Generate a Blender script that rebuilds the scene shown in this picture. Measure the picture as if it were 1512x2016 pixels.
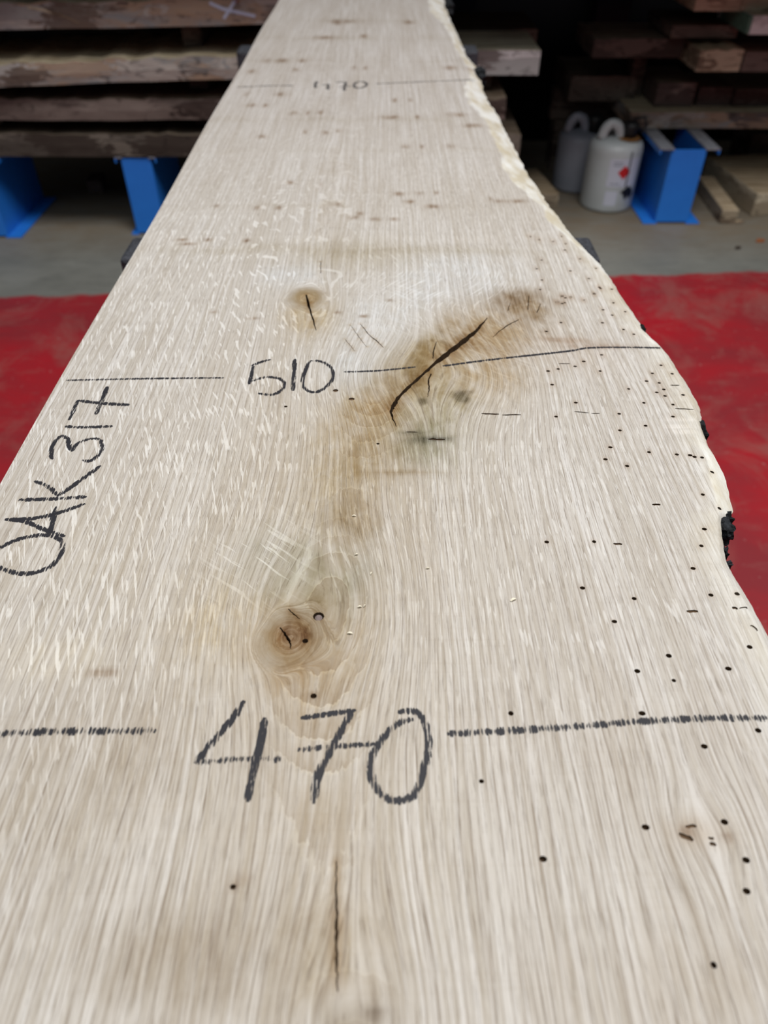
import bpy, bmesh, math, random
import numpy as np
from mathutils import Vector, Matrix

for o in list(bpy.data.objects):
    bpy.data.objects.remove(o)
scene = bpy.context.scene
COL = scene.collection
rnd = random.Random(7)

# ------------------------------------------------------------------ camera
PITCH = math.radians(42.9)      # looking down along the slab
FPX = 1450.0                    # focal length in pixels of the 1512 x 2016 frame
CAM_Z = 1.10
SLAB_Z = 0.77                   # top face of the slab
cam_d = bpy.data.cameras.new('camera')
cam = bpy.data.objects.new('camera', cam_d)
COL.objects.link(cam)
cam.location = (0, 0, CAM_Z)
cam.rotation_euler = (math.pi / 2 - PITCH, 0, 0)
cam_d.sensor_fit = 'VERTICAL'
cam_d.sensor_height = 36.0
cam_d.lens = 36.0 * FPX / 2016.0
cam_d.clip_start = 0.01
cam_d.dof.use_dof = True
cam_d.dof.focus_distance = 0.50
cam_d.dof.aperture_fstop = 6.8
scene.camera = cam

# ------------------------------------------------------------------ light
vs = scene.view_settings
vs.view_transform = 'Standard'
vs.look = 'None'
vs.gamma = 1.0
vs.use_curve_mapping = False
vs.exposure = 0.0
world = bpy.data.worlds.new('workshop_air')
scene.world = world
world.use_nodes = True
bg = world.node_tree.nodes['Background']
bg.inputs[0].default_value = (0.86, 0.93, 1.0, 1)
bg.inputs[1].default_value = 0.12

def area(name, loc, target, sx, sy, energy, col=(1, 1, 1)):
    d = bpy.data.lights.new(name, 'AREA')
    d.shape = 'RECTANGLE'; d.size = sx; d.size_y = sy
    d.energy = energy; d.color = col
    o = bpy.data.objects.new(name, d); COL.objects.link(o)
    o.location = loc
    o.rotation_euler = (Vector(target) - Vector(loc)).to_track_quat('-Z', 'Y').to_euler()
    return o
area('unseen_high_lamp', (0.8, 0.5, 4.6), (0.5, 0.45, 0.7), 2.2, 2.0, 188, (1.0, 1.0, 0.99))
area('unseen_high_lamp', (-1.6, -2.4, 4.4), (-0.2, 1.4, 0.5), 2.0, 2.0, 34, (0.90, 0.98, 1.0))  # front fill added to light the board faces, source unseen

# ------------------------------------------------------------------ measuring helpers
def ray(px, py):
    """world direction through a point measured on the photograph"""
    u = (px - 756.0) / FPX; v = (py - 1008.0) / FPX
    return Vector((u, math.cos(PITCH) - v * math.sin(PITCH), -math.sin(PITCH) - v * math.cos(PITCH)))
def at(px, py, z=SLAB_Z):
    d = ray(px, py); t = (z - CAM_Z) / d.z
    return Vector((d.x * t, d.y * t, z))
def at_dist(px, py, dist):
    d = ray(px, py); t = dist / d.y
    return Vector((d.x * t, dist, CAM_Z + d.z * t))

# ------------------------------------------------------------------ object helpers
def mesh_obj(name, verts, faces, mats, parent=None, smooth=False):
    me = bpy.data.meshes.new(name)
    me.from_pydata([tuple(v) for v in verts], [], faces)
    me.update()
    if not isinstance(mats, (list, tuple)): mats = [mats]
    for m in mats: me.materials.append(m)
    o = bpy.data.objects.new(name, me); COL.objects.link(o)
    if parent: o.parent = parent
    if smooth:
        for p in me.polygons: p.use_smooth = True
    return o
def bm_obj(name, bm, mats, parent=None, smooth=False):
    bmesh.ops.recalc_face_normals(bm, faces=bm.faces)
    me = bpy.data.meshes.new(name); bm.to_mesh(me); bm.free()
    if not isinstance(mats, (list, tuple)): mats = [mats]
    for m in mats: me.materials.append(m)
    o = bpy.data.objects.new(name, me); COL.objects.link(o)
    if parent: o.parent = parent
    if smooth:
        for p in me.polygons: p.use_smooth = True
    return o
def empty(name, loc=(0, 0, 0), rz=0):
    o = bpy.data.objects.new(name, None); COL.objects.link(o)
    o.location = loc; o.rotation_euler = (0, 0, rz); o.empty_display_size = 0.05
    return o
def tag(o, label, cat, group=None):
    o['label'] = label; o['category'] = cat
    if group: o['group'] = group
    return o
def bx(bm, x0, x1, y0, y1, z0, z1, bevel=0.0):
    r = bmesh.ops.create_cube(bm, size=1.0)
    vv = r['verts']
    for v in vv:
        v.co.x = x0 + (v.co.x + .5) * (x1 - x0)
        v.co.y = y0 + (v.co.y + .5) * (y1 - y0)
        v.co.z = z0 + (v.co.z + .5) * (z1 - z0)
    if bevel > 0:
        ee = list({e for v in vv for e in v.link_edges})
        bmesh.ops.bevel(bm, geom=ee, offset=bevel, segments=2, affect='EDGES', profile=0.5)
def box_obj(name, x0, x1, y0, y1, z0, z1, mat, parent=None, bevel=0.002):
    bm = bmesh.new(); bx(bm, x0, x1, y0, y1, z0, z1, bevel)
    return bm_obj(name, bm, mat, parent)
def tube(bm, pts, radii, n=10, cap=True):
    pts = [Vector(p) for p in pts]
    if not hasattr(radii, '__len__'): radii = [radii] * len(pts)
    rings = []; ref = Vector((0.13, 0.21, 0.97))
    for i, p in enumerate(pts):
        t = (pts[min(i + 1, len(pts) - 1)] - pts[max(i - 1, 0)]).normalized()
        if abs(t.dot(ref)) > .95: ref = Vector((1, 0.1, 0))
        a = t.cross(ref).normalized(); b = t.cross(a).normalized()
        rings.append([bm.verts.new(p + (a * math.cos(2 * math.pi * k / n) + b * math.sin(2 * math.pi * k / n)) * radii[i]) for k in range(n)])
    for i in range(len(rings) - 1):
        for k in range(n):
            bm.faces.new((rings[i][k], rings[i][(k + 1) % n], rings[i + 1][(k + 1) % n], rings[i + 1][k]))
    if cap:
        bm.faces.new(rings[0]); bm.faces.new(rings[-1][::-1])
def lathe(bm, prof, n=36, centre=(0, 0)):
    rings = []
    for r, z in prof:
        rings.append([bm.verts.new((centre[0] + r * math.cos(2 * math.pi * k / n), centre[1] + r * math.sin(2 * math.pi * k / n), z)) for k in range(n)])
    for i in range(len(rings) - 1):
        for k in range(n):
            bm.faces.new((rings[i][k], rings[i][(k + 1) % n], rings[i + 1][(k + 1) % n], rings[i + 1][k]))
    bm.faces.new(rings[0][::-1]); bm.faces.new(rings[-1])

# ------------------------------------------------------------------ material helpers
class NT:
    def __init__(self, name):
        self.m = bpy.data.materials.new(name); self.m.use_nodes = True
        self.t = self.m.node_tree; self.t.nodes.clear()
        self.out = self.t.nodes.new('ShaderNodeOutputMaterial')
        self.b = self.t.nodes.new('ShaderNodeBsdfPrincipled')
        self.t.links.new(self.b.outputs[0], self.out.inputs[0])
    def put(self, sock, v):
        if isinstance(v, bpy.types.NodeSocket): self.t.links.new(v, sock)
        else:
            if isinstance(v, (tuple, list)) and len(v) == 3 and sock.type == 'RGBA': v = (*v, 1)
            sock.default_value = v
    def math(self, op, a, b=0.0, c=None, clamp=False):
        n = self.t.nodes.new('ShaderNodeMath'); n.operation = op; n.use_clamp = clamp
        self.put(n.inputs[0], a); self.put(n.inputs[1], b)
        if c is not None: self.put(n.inputs[2], c)
        return n.outputs[0]
    def vmul(self, v, k):
        n = self.t.nodes.new('ShaderNodeVectorMath'); n.operation = 'MULTIPLY'
        self.put(n.inputs[0], v); n.inputs[1].default_value = k
        return n.outputs[0]
    def vadd(self, v, k):
        n = self.t.nodes.new('ShaderNodeVectorMath'); n.operation = 'ADD'
        self.put(n.inputs[0], v); self.put(n.inputs[1], k)
        return n.outputs[0]
    def noise(self, v, scale=1.0, detail=2.0, rough=0.5, dist=0.0):
        n = self.t.nodes.new('ShaderNodeTexNoise')
        self.put(n.inputs['Vector'], v); n.inputs['Scale'].default_value = scale
        n.inputs['Detail'].default_value = detail; n.inputs['Roughness'].default_value = rough
        n.inputs['Distortion'].default_value = dist
        return n.outputs[0]
    def rng(self, v, a, b, c=0.0, d=1.0):
        n = self.t.nodes.new('ShaderNodeMapRange'); n.clamp = True
        self.put(n.inputs[0], v)
        for i, k in enumerate((a, b, c, d)): self.put(n.inputs[i + 1], k)
        return n.outputs[0]
    def mix(self, f, a, b, mode='MIX'):
        n = self.t.nodes.new('ShaderNodeMix'); n.data_type = 'RGBA'; n.blend_type = mode
        self.put(n.inputs[0], f); self.put(n.inputs[6], a); self.put(n.inputs[7], b)
        return n.outputs[2]
    def attr(self, name):
        n = self.t.nodes.new('ShaderNodeAttribute'); n.attribute_name = name
        return n
    def coord(self, which='Object'):
        return self.t.nodes.new('ShaderNodeTexCoord').outputs[which]
    def pos(self):
        return self.t.nodes.new('ShaderNodeNewGeometry').outputs['Position']
    def sep(self, v):
        n = self.t.nodes.new('ShaderNodeSeparateXYZ'); self.put(n.inputs[0], v); return n.outputs
    def comb(self, x, y, z):
        n = self.t.nodes.new('ShaderNodeCombineXYZ')
        for i, k in enumerate((x, y, z)): self.put(n.inputs[i], k)
        return n.outputs[0]
    def bump(self, h, strength, dist):
        n = self.t.nodes.new('ShaderNodeBump'); n.inputs['Strength'].default_value = strength
        n.inputs['Distance'].default_value = dist; self.put(n.inputs['Height'], h)
        self.t.links.new(n.outputs[0], self.b.inputs['Normal'])
    def set(self, **k):
        for a, v in k.items(): self.put(self.b.inputs[a.replace('_', ' ')], v)
        return self.m
def lin(r, g, b):
    f = lambda c: (c / 255 / 12.92) if c / 255 <= .04045 else ((c / 255 + .055) / 1.055) ** 2.4
    return (f(r), f(g), f(b))

def mat_oak():
    n = NT('sawn_oak')
    gv = n.attr('grain').outputs['Vector']              # x: across the grain, y: along it
    fv = n.attr('ray_dir').outputs['Vector']
    tint = n.attr('tint').outputs['Color']
    msk = n.sep(n.attr('masks').outputs['Vector'])      # x: ray fleck amount, y: figure contrast, z: sapwood
    cth = n.sep(n.attr('cathedral').outputs['Vector'])  # x: growth ring radius, y: amount
    g = n.sep(gv)
    low = n.noise(n.vmul(gv, (30, 4, 3)), 1, 3, .55)
    wob = n.noise(n.vmul(gv, (50, 6, 3)), 1, 2, .5)
    mid = n.noise(n.vmul(gv, (330, 4.5, 3)), 1, 3, .62)
    fine = n.noise(n.vmul(gv, (1050, 13, 3)), 1, 3, .6)
    dash = n.noise(n.vmul(gv, (2100, 70, 3)), 1, 2, .55)
    dash2 = n.noise(n.vmul(gv, (900, 30, 5)), 1, 3, .6)
    # growth rings: a porous early-wood line at the start of each year
    ph = n.math('ADD', n.math('MULTIPLY', g[0], 215.0), n.math('MULTIPLY', wob, 3.0))
    early = n.rng(n.math('FRACT', ph), 0.0, 0.30, 1.0, 0.0)
    early = n.math('MULTIPLY', early, n.rng(mid, .36, .60, .2, 1.0))
    early = n.math('MULTIPLY', early, n.rng(dash2, .42, .54, .1, 1.0))
    c = n.mix(n.rng(mid, .36, .64), lin(196, 187, 174), lin(221, 215, 207))
    c = n.mix(n.math('MULTIPLY', n.rng(low, .40, .68), .40), c, lin(188, 176, 160))
    c = n.mix(n.math('MULTIPLY', n.math('MULTIPLY', early, .95), msk[1]), c, lin(140, 124, 106))
    c = n.mix(n.math('MULTIPLY', n.rng(fine, .49, .68), n.math('MULTIPLY', msk[1], .60)), c, lin(152, 136, 117))
    por = n.rng(dash, .60, .70)
    c = n.mix(n.math('MULTIPLY', por, .38), c, lin(128, 108, 86))
    # cathedral bands round the heart and the knots
    jit = n.noise(n.vmul(gv, (500, 120, 3)), 1, 2, .5)
    wb2 = n.noise(n.comb(n.math('MULTIPLY', cth[0], 30), n.math('MULTIPLY', g[1], 25), 0.0), 1, 2, .5)
    cp = n.math('FRACT', n.math('ADD', n.math('ADD', n.math('MULTIPLY', cth[0], 118.0), n.math('MULTIPLY', wb2, 1.5)), n.math('MULTIPLY', jit, .38)))
    c = n.mix(n.math('MULTIPLY', n.rng(cp, .25, .95), n.math('MULTIPLY', cth[1], .42)), c, lin(158, 136, 106))
    c = n.mix(n.math('MULTIPLY', n.rng(cp, .0, .10, 1.0, 0.0), n.math('MULTIPLY', cth[1], .60)), c, lin(226, 217, 200))
    # medullary ray flecks
    fl = n.noise(n.vmul(fv, (560, 46, 3)), 1, 1.5, .5, .25)
    fl2 = n.noise(n.vadd(n.vmul(fv, (340, 27, 3)), (7.3, 2.1, 0.0)), 1, 2, .5, .45)
    f1 = n.rng(fl, .605, .635); f2 = n.rng(fl2, .635, .652)
    big = n.math('MULTIPLY', n.math('MULTIPLY', f2, n.rng(msk[0], .6, 1.0)), n.rng(g[1], .42, .56, 1.0, 0.0))
    ff = n.math('MULTIPLY', n.math('MAXIMUM', n.math('MULTIPLY', f1, .85), big), n.rng(msk[0], 0.0, .8), clamp=True)
    ps = n.sep(n.pos())                                 # rays cut at a slant beside the lower knot
    u3 = n.math('ADD', n.math('MULTIPLY', ps[0], .619), n.math('MULTIPLY', ps[1], .786))
    v3 = n.math('SUBTRACT', n.math('MULTIPLY', ps[1], .619), n.math('MULTIPLY', ps[0], .786))
    f3 = n.rng(n.noise(n.comb(n.math('ADD', n.math('MULTIPLY', u3, 450), n.math('MULTIPLY', wob, 1.5)), n.math('MULTIPLY', v3, 26), 0.0), 1, 1.5, .5, .5), .585, .625)
    ff = n.math('MAXIMUM', n.math('MULTIPLY', ff, n.math('SUBTRACT', 1.0, cth[2])), n.math('MULTIPLY', f3, cth[2]))
    c = n.mix(n.math('MULTIPLY', ff, .90), c, lin(236, 231, 223))
    # sapwood along the live edge
    sapn = n.noise(n.vmul(n.pos(), (42, 16, 20)), 1, 4, .6)
    sapc = n.mix(n.rng(sapn, .38, .60), lin(216, 204, 178), lin(245, 242, 232))
    c = n.mix(msk[2], c, sapc)
    strk = n.math('ADD', n.math('MULTIPLY', fine, .55), n.math('MULTIPLY', mid, .45))
    blot = n.noise(n.vmul(n.pos(), (120, 70, 1)), 1, 4, .6, .8)
    tf = n.math('MULTIPLY', n.rng(strk, .38, .60, 1.25, .62), n.rng(blot, .35, .62, 1.12, .72))
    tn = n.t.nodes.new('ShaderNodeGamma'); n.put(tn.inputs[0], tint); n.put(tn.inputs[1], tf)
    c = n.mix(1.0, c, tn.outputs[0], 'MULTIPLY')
    c = n.mix(1.0, c, (.885, .885, .905), 'MULTIPLY')
    # saw chatter: very fine bands across the board
    chat = n.noise(n.comb(n.math('MULTIPLY', g[0], 14), n.math('MULTIPLY', g[1], 520), 0.0), 1, 2, .5)
    c = n.mix(n.math('MULTIPLY', n.rng(chat, .55, .75), .08), c, lin(150, 132, 110))
    h = n.math('SUBTRACT', n.math('ADD', n.math('MULTIPLY', fine, .4), n.math('MULTIPLY', mid, .5)),
               n.math('ADD', n.math('MULTIPLY', por, .9), n.math('MULTIPLY', early, .5)))
    h = n.math('ADD', h, n.math('MULTIPLY', chat, .2))
    n.bump(h, .5, .0005)
    return n.set(Base_Color=c, Roughness=.62, Specular_IOR_Level=.28)

def mat_plain(name, rgb, rough=.5, metal=0.0, var=0.0, scale=20.0, bump=0.0, spec=.5, rgb2=None):
    n = NT(name)
    col = lin(*rgb)
    if var > 0:
        nz = n.noise(n.coord(), scale, 4, .6)
        col = n.mix(n.math('MULTIPLY', n.rng(nz, .38, .64), var), lin(*rgb), lin(*(rgb2 or (rgb[0] * .5, rgb[1] * .5, rgb[2] * .5))))
        if bump: n.bump(nz, bump, .004)
    return n.set(Base_Color=col, Roughness=rough, Metallic=metal, Specular_IOR_Level=spec)

def mat_board(name, face, alt, top, blotch=9.0):
    """weathered waney boards: mottled edge, dusty sawn top"""
    n = NT(name)
    p = n.pos()
    grain = n.noise(n.vmul(p, (6, 60, 90)), 1, 4, .6, .3)
    mott = n.noise(n.vmul(p, (blotch, 7, 30)), 1, 4, .6, .6)
    scar = n.noise(n.vadd(n.vmul(p, (14, 9, 40)), (3, 5, 1)), 1, 3, .6, 1.4)
    nz = n.sep(n.t.nodes.new('ShaderNodeNewGeometry').outputs['Normal'])[2]
    c = n.mix(n.rng(mott, .36, .64), lin(*face), lin(*alt))
    vo = n.t.nodes.new('ShaderNodeTexVoronoi'); vo.inputs['Scale'].default_value = 1.0
    n.put(vo.inputs['Vector'], n.vadd(n.vmul(p, (5.5, 4, 13)), n.vmul(n.comb(scar, mott, grain), (1.6, 1.6, 1.6))))
    cell = n.sep(vo.outputs['Color'])
    c = n.mix(n.math('MULTIPLY', n.rng(cell[0], .45, .52), .85), c, lin(*alt))
    c = n.mix(n.math('MULTIPLY', n.rng(cell[1], .62, .68), .75), c, lin(face[0] * .55, face[1] * .48, face[2] * .46))
    c = n.mix(n.math('MULTIPLY', n.rng(cell[2], .66, .72), .5), c, lin(min(255, face[0] * 1.3), min(255, face[1] * 1.3), min(255, face[2] * 1.3)))
    c = n.mix(n.math('MULTIPLY', n.rng(scar, .58, .66), .6), c, lin(face[0] * .38, face[1] * .33, face[2] * .32))
    ct = n.mix(n.rng(grain, .36, .66), lin(*top), lin(top[0] * .72, top[1] * .68, top[2] * .62))
    c = n.mix(n.rng(nz, .80, .95), c, ct)
    n.bump(n.math('ADD', mott, n.math('MULTIPLY', grain, .5)), .5, .006)
    return n.set(Base_Color=c, Roughness=.85, Specular_IOR_Level=.2)

def mat_floor():
    n = NT('painted_concrete')
    p = n.pos(); s = n.sep(p)
    edge = n.math('ADD', n.math('MULTIPLY', s[0], .075), n.math('MULTIPLY', n.math('SUBTRACT', n.noise(p, 9, 3, .6), .5), .06))
    edge = n.math('ADD', edge, 2.285)
    red = n.rng(n.math('SUBTRACT', edge, s[1]), -.006, .012)
    w1 = n.noise(n.vmul(p, (2.2, 3.0, 1)), 1, 5, .62, .4)
    w2 = n.noise(n.vadd(n.vmul(p, (9, 26, 1)), (3, 7, 0)), 1, 4, .65)
    w3 = n.noise(p, 55, 2, .5)
    w4 = n.noise(n.vadd(n.vmul(p, (5, 4, 1)), (1.7, 4, 0)), 1, 5, .68, .6)
    rc = n.mix(n.rng(w1, .38, .62), lin(172, 30, 40), lin(138, 42, 48))
    rc = n.mix(n.math('MULTIPLY', n.rng(w4, .50, .64), .6), rc, lin(150, 88, 82))
    rc = n.mix(n.math('MULTIPLY', n.rng(w2, .55, .72), .25), rc, lin(150, 104, 96))
    rc = n.mix(n.math('MULTIPLY', n.rng(w3, .68, .76), .4), rc, lin(170, 145, 140))
    gc = n.mix(n.rng(w1, .34, .66), lin(136, 135, 128), lin(112, 112, 106))
    gc = n.mix(n.math('MULTIPLY', n.rng(w2, .5, .74), .4), gc, lin(92, 92, 88))
    rack_shade = n.rng(s[1], 2.45, 2.75)  # brown shading under the rack, painted into the concrete
    gc = n.mix(n.math('MULTIPLY', rack_shade, n.rng(w2, .3, .6, .35, .9)), gc, lin(122, 108, 90))
    c = n.mix(red, gc, rc)
    n.bump(w3, .1, .002)
    return n.set(Base_Color=c, Roughness=n.math('ADD', .42, n.math('MULTIPLY', w1, .2)), Specular_IOR_Level=.35)

def mat_crayon(name, rgb, dens=0.5):
    """waxy marker that only catches the ridges of the sawn grain"""
    n = NT(name)
    p = n.pos()
    uv = n.sep(n.attr('stroke').outputs['Vector'])     # y: 0 at the middle, 1 at the rim; z: pressure
    a = n.noise(n.vmul(p, (760, 45, 1)), 1, 2, .6)
    b = n.noise(n.vadd(n.vmul(p, (1900, 200, 1)), (4, 9, 0)), 1, 2, .6)
    v = n.math('ADD', n.math('MULTIPLY', a, .8), n.math('MULTIPLY', b, .5))
    thr = n.math('ADD', n.math('ADD', dens, n.math('MULTIPLY', n.math('POWER', uv[1], 2.0), .17)), n.math('MULTIPLY', n.math('SUBTRACT', 1.0, uv[2]), .22))
    al = n.rng(n.math('SUBTRACT', v, thr), -.025, .035)
    n.put(n.b.inputs['Alpha'], n.math('MULTIPLY', al, .93))
    return n.set(Base_Color=lin(*rgb), Roughness=.55, Specular_IOR_Level=.3)

M = {}
M['oak'] = mat_oak()
M['cut'] = mat_plain('weathered_inner_oak', (104, 82, 62), .9, var=.6, scale=300, spec=.1)
M['under'] = mat_plain('waney_edge_wood', (120, 104, 84), .85, var=.8, scale=45, bump=.6, spec=.2, rgb2=(58, 56, 58))
M['bark'] = mat_plain('oak_bark', (52, 54, 58), .95, var=.9, scale=160, bump=1.0, spec=.15, rgb2=(20, 19, 19))
M['crayon'] = mat_crayon('black_crayon', (38, 37, 42), .50)
M['crayon_dense'] = mat_crayon('black_crayon_heavy', (44, 43, 48), .50)
M['crayon_faint'] = mat_crayon('rubbed_crayon', (98, 94, 92), .50)
M['floor'] = mat_floor()
M['navy'] = mat_plain('dark_navy_steel', (8, 14, 44), .6, var=.3, scale=10)
M['wall'] = mat_plain('shade_dark_wall', (18, 18, 21), .9, var=.5, scale=3, spec=.1)  # deep shade behind the stacks put into the wall colour
M['blue'] = mat_plain('blue_rack_paint', (40, 124, 222), .42, var=.25, scale=14, spec=.45, rgb2=(32, 104, 196))
M['steel'] = mat_plain('lip_sheen_grey', (150, 152, 160), .5, .2, var=.4, scale=40)  # grey reflection on the glossy blue lips, painted as a colour
M['black'] = mat_plain('black_trestle_paint', (34, 35, 40), .7, var=.9, scale=220, bump=.5, rgb2=(70, 72, 80))
M['b_grey'] = mat_board('grey_weathered_oak', (138, 138, 138), (160, 136, 116), (200, 186, 160))
M['b_brown'] = mat_board('brown_bark_edge', (110, 98, 92), (84, 72, 68), (120, 106, 92))
M['b_dusk'] = mat_board('dull_brown_board', (100, 92, 84), (80, 72, 66), (104, 92, 80))
M['b_pale'] = mat_board('pale_sawn_board', (200, 204, 204), (182, 184, 182), (214, 206, 184), 5)
M['b_tan'] = mat_board('tan_sawn_board', (180, 168, 146), (160, 144, 122), (196, 176, 148), 5)
M['b_red'] = mat_board('reddish_bark_board', (98, 86, 80), (80, 70, 66), (150, 136, 120))
M['white'] = mat_plain('white_plastic', (196, 202, 204), .4, var=.35, scale=9, rgb2=(176, 176, 172))
M['white_grey'] = mat_plain('greyer_white_plastic', (150, 154, 166), .5, var=.4, scale=9, rgb2=(120, 124, 134))  # greyer version of the white plastic, for the rear can
M['label'] = mat_plain('printed_label', (206, 208, 222), .5)
M['print'] = mat_plain('grey_print', (150, 156, 170), .6)
M['redlabel'] = mat_plain('hazard_red', (206, 34, 38), .5)
M['rubber'] = mat_plain('black_rubber', (24, 24, 26), .5)
M['rust'] = mat_plain('rusty_residue', (150, 104, 52), .9, var=.6, scale=90)
M['chalk'] = mat_plain('lumber_chalk', (190, 198, 222), .9)
M['chip'] = mat_plain('fresh_shaving', (240, 230, 208), .8)
M['leaf'] = mat_plain('dry_leaf', (146, 84, 44), .9)

# ------------------------------------------------------------------ the setting
fl = mesh_obj('floor', [(-6, -4, 0), (6, -4, 0), (6, 5, 0), (-6, 5, 0)], [(0, 1, 2, 3)], M['floor']); fl['kind'] = 'structure'
wb = box_obj('wall_back', -6, 6, 3.80, 3.95, 0, 3.6, M['wall'], bevel=0); wb['kind'] = 'structure'

# ================================================================== THE OAK SLAB
# right (waney) outline, measured at the very edge
EDGE = [(866, -40), (878, 0), (883, 21), (896, 48), (903, 66), (908, 79), (914, 92), (918, 105), (926, 113), (934, 119), (951, 132), (945, 143), (948, 153), (950, 164), (963, 188),
        (984, 217), (989, 231), (996, 245), (1006, 262), (1026, 298), (1035, 318), (1047, 337), (1058, 351), (1071, 372), (1085, 393), (1092, 411), (1108, 428), (1121, 443),
        (1142, 471), (1156, 495), (1180, 520), (1205, 555), (1223, 588), (1247, 619), (1260, 640), (1268, 654), (1293, 673), (1306, 689),
        (1324, 717), (1348, 755), (1369, 790), (1377, 807), (1379, 830), (1378, 845), (1393, 880), (1418, 915), (1431, 942), (1438, 975), (1443, 1006),
        (1437, 1018), (1417, 1028), (1417, 1045), (1419, 1064), (1426, 1109), (1442, 1137), (1463, 1171), (1480, 1199), (1504, 1244), (1518, 1275), (1540, 1330), (1562, 1395),
        (1584, 1450), (1640, 1580), (1720, 1760), (1790, 1880), (1880, 2016)]
# where the flat sawn face ends and the natural sapwood slope starts
INNER = [(830, -40), (842, 0), (848, 25), (872, 46), (884, 66), (896, 92), (908, 112), (924, 135), (926, 150), (914, 172), (920, 201), (945, 225), (957, 245), (972, 272), (984, 298), (990, 330),
         (1010, 357), (1040, 386), (1066, 403), (1072, 425), (1098, 453), (1138, 484), (1168, 512), (1199, 556), (1262, 654), (1300, 689), (1343, 757),
         (1362, 795), (1370, 812), (1370, 846), (1384, 892), (1396, 930), (1410, 970), (1415, 1015), (1412, 1028), (1413, 1050), (1415, 1066), (1421, 1110), (1436, 1138), (1472, 1200),
         (1510, 1276), (1575, 1450), (1872, 2016)]
def curve_x(pts, z):
    w = [at(px, py, z) for px, py in pts]
    w.sort(key=lambda v: v.y)
    return np.array([v.y for v in w]), np.array([v.x for v in w])
ye, xe = curve_x(EDGE, SLAB_Z - .006)
yi, xi = curve_x(INNER, SLAB_Z)
YN, YF = -0.55, 2.56
THICK = 0.058
def left_x(y): return -0.2615 - 0.0062 * y + 0.0012 * np.sin(y * 9.0)

rows = np.concatenate([np.arange(YN, 0.03, .02), np.arange(0.03, 0.98, .0023), np.arange(.98, YF + .001, .0058)])
NT_ = 236
def near_wobble(y):
    return 0.004 * np.sin(y * 23.0) + 0.006 * np.sin(y * 9.1 + 1.2)
r_np = np.random.RandomState(3)
jag = np.convolve(r_np.randn(len(rows) + 8), np.ones(3) / 3, 'same')[4:-4]
verts = []; faces = []; topn = NT_
prof_n = None
for i, y in enumerate(rows):
    xo = float(np.interp(y, ye, xe)); xn = float(np.interp(y, yi, xi))
    if y < ye[0]: xo = float(xe[0] + near_wobble(y) - near_wobble(ye[0])); xn = xo - .002
    farf = min(1.0, max(0.0, (y - .7) / .4))
    xo += float(jag[i]) * (.0005 + .0009 * farf)
    xn = min(xn, xo - .0015)
    wid = xo - xn
    drop = min(.016, .0015 + wid * .45)
    xl = float(left_x(y))
    row = []
    row.append((xl + .0015, y, SLAB_Z - THICK)); row.append((xl, y, SLAB_Z - THICK + .0015)); row.append((xl, y, SLAB_Z - .0012))
    for k in range(topn + 1):
        t = k / topn
        row.append((xl + .0008 + (xn - xl - .0008) * t, y, SLAB_Z))
    lump = float(jag[(i * 7) % len(rows)])
    for t in (.2, .4, .6, .8, 1.0):
        row.append((xn + wid * t, y, SLAB_Z - drop * (t ** 1.3) + .0003 * lump * math.sin(t * math.pi)))
    row.append((xo - .001 , y, SLAB_Z - drop - .006))
    row.append((xo - .006 + .003 * math.sin(y * 60), y, SLAB_Z - drop - (THICK - drop) * .35))
    row.append((xo - .012 + .004 * math.sin(y * 31), y, SLAB_Z - drop - (THICK - drop) * .7))
    row.append((xo - .022 + .003 * math.sin(y * 47), y, SLAB_Z - THICK))
    prof_n = len(row)
    verts += row
for i in range(len(rows) - 1):
    a = i * prof_n; b = (i + 1) * prof_n
    for k in range(prof_n):
        k2 = (k + 1) % prof_n
        faces.append((a + k, a + k2, b + k2, b + k))
faces.append(tuple(range(prof_n))[::-1])
faces.append(tuple(range((len(rows) - 1) * prof_n, len(rows) * prof_n)))

# ---- beetle holes, galleries, cracks: real cuts into the face
def c1(x, y): return (1060 + x / 2.88, 550 + y / 2.88)
def c2(x, y): return (860 + x / 2.319, 1150 + y / 2.319)
def c3(x, y): return (980 + x / 2.842, 200 + y / 2.842)
def c4(x, y): return (420 + x / 2.16, 480 + y / 2.16)
def c5(x, y): return (350 + x / 2.749, 940 + y / 2.749)
def c6(x, y): return (300 + x / 1.89, 1560 + y / 1.89)
H1 = [(345, 45), (318, 80), (135, 97), (153, 105), (184, 100), (253, 117), (105, 128), (135, 137), (425, 133), (367, 172), (492, 183), (418, 203), (128, 245), (363, 246),
      (483, 284), (541, 311), (45, 295), (257, 465), (208, 493), (112, 508), (55, 520), (350, 520), (78, 597), (358, 428), (695, 487), (646, 533), (758, 535), (613, 577), (685, 587),
      (711, 624), (671, 641), (718, 661), (820, 655), (512, 621), (598, 700), (763, 710), (212, 699), (100, 778), (458, 762), (763, 778), (608, 830), (462, 856), (408, 952), (380, 1020),
      (627, 980), (503, 1058), (785, 993), (860, 997), (885, 1006), (928, 1010), (987, 1087), (932, 1220), (1028, 1296), (941, 1416), (924, 1511), (47, 1489), (316, 1487), (877, 1639),
      (250, 1750), (978, 1790), (1127, 1783), (543, 1810), (431, 1940)]
H2 = [(1059, 327), (915, 397), (1428, 287), (1331, 386), (937, 590), (1467, 668), (1221, 741), (338, 590), (1313, 1086), (1412, 1260), (953, 1110), (485, 1255), (1082, 440), (204, 900), (1414, 1402)]
H3 = [(183, 755), (232, 773), (310, 783), (357, 755), (380, 795), (375, 830), (245, 887), (460, 880), (218, 935), (407, 947), (550, 933), (510, 990), (247, 998), (575, 1045),
      (638, 1050), (540, 1077), (237, 1052), (362, 1087), (408, 1095), (478, 1110), (330, 1122), (375, 1125)]
holes = []
for h in H1: holes.append((c1(*h), .0013))
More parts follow.
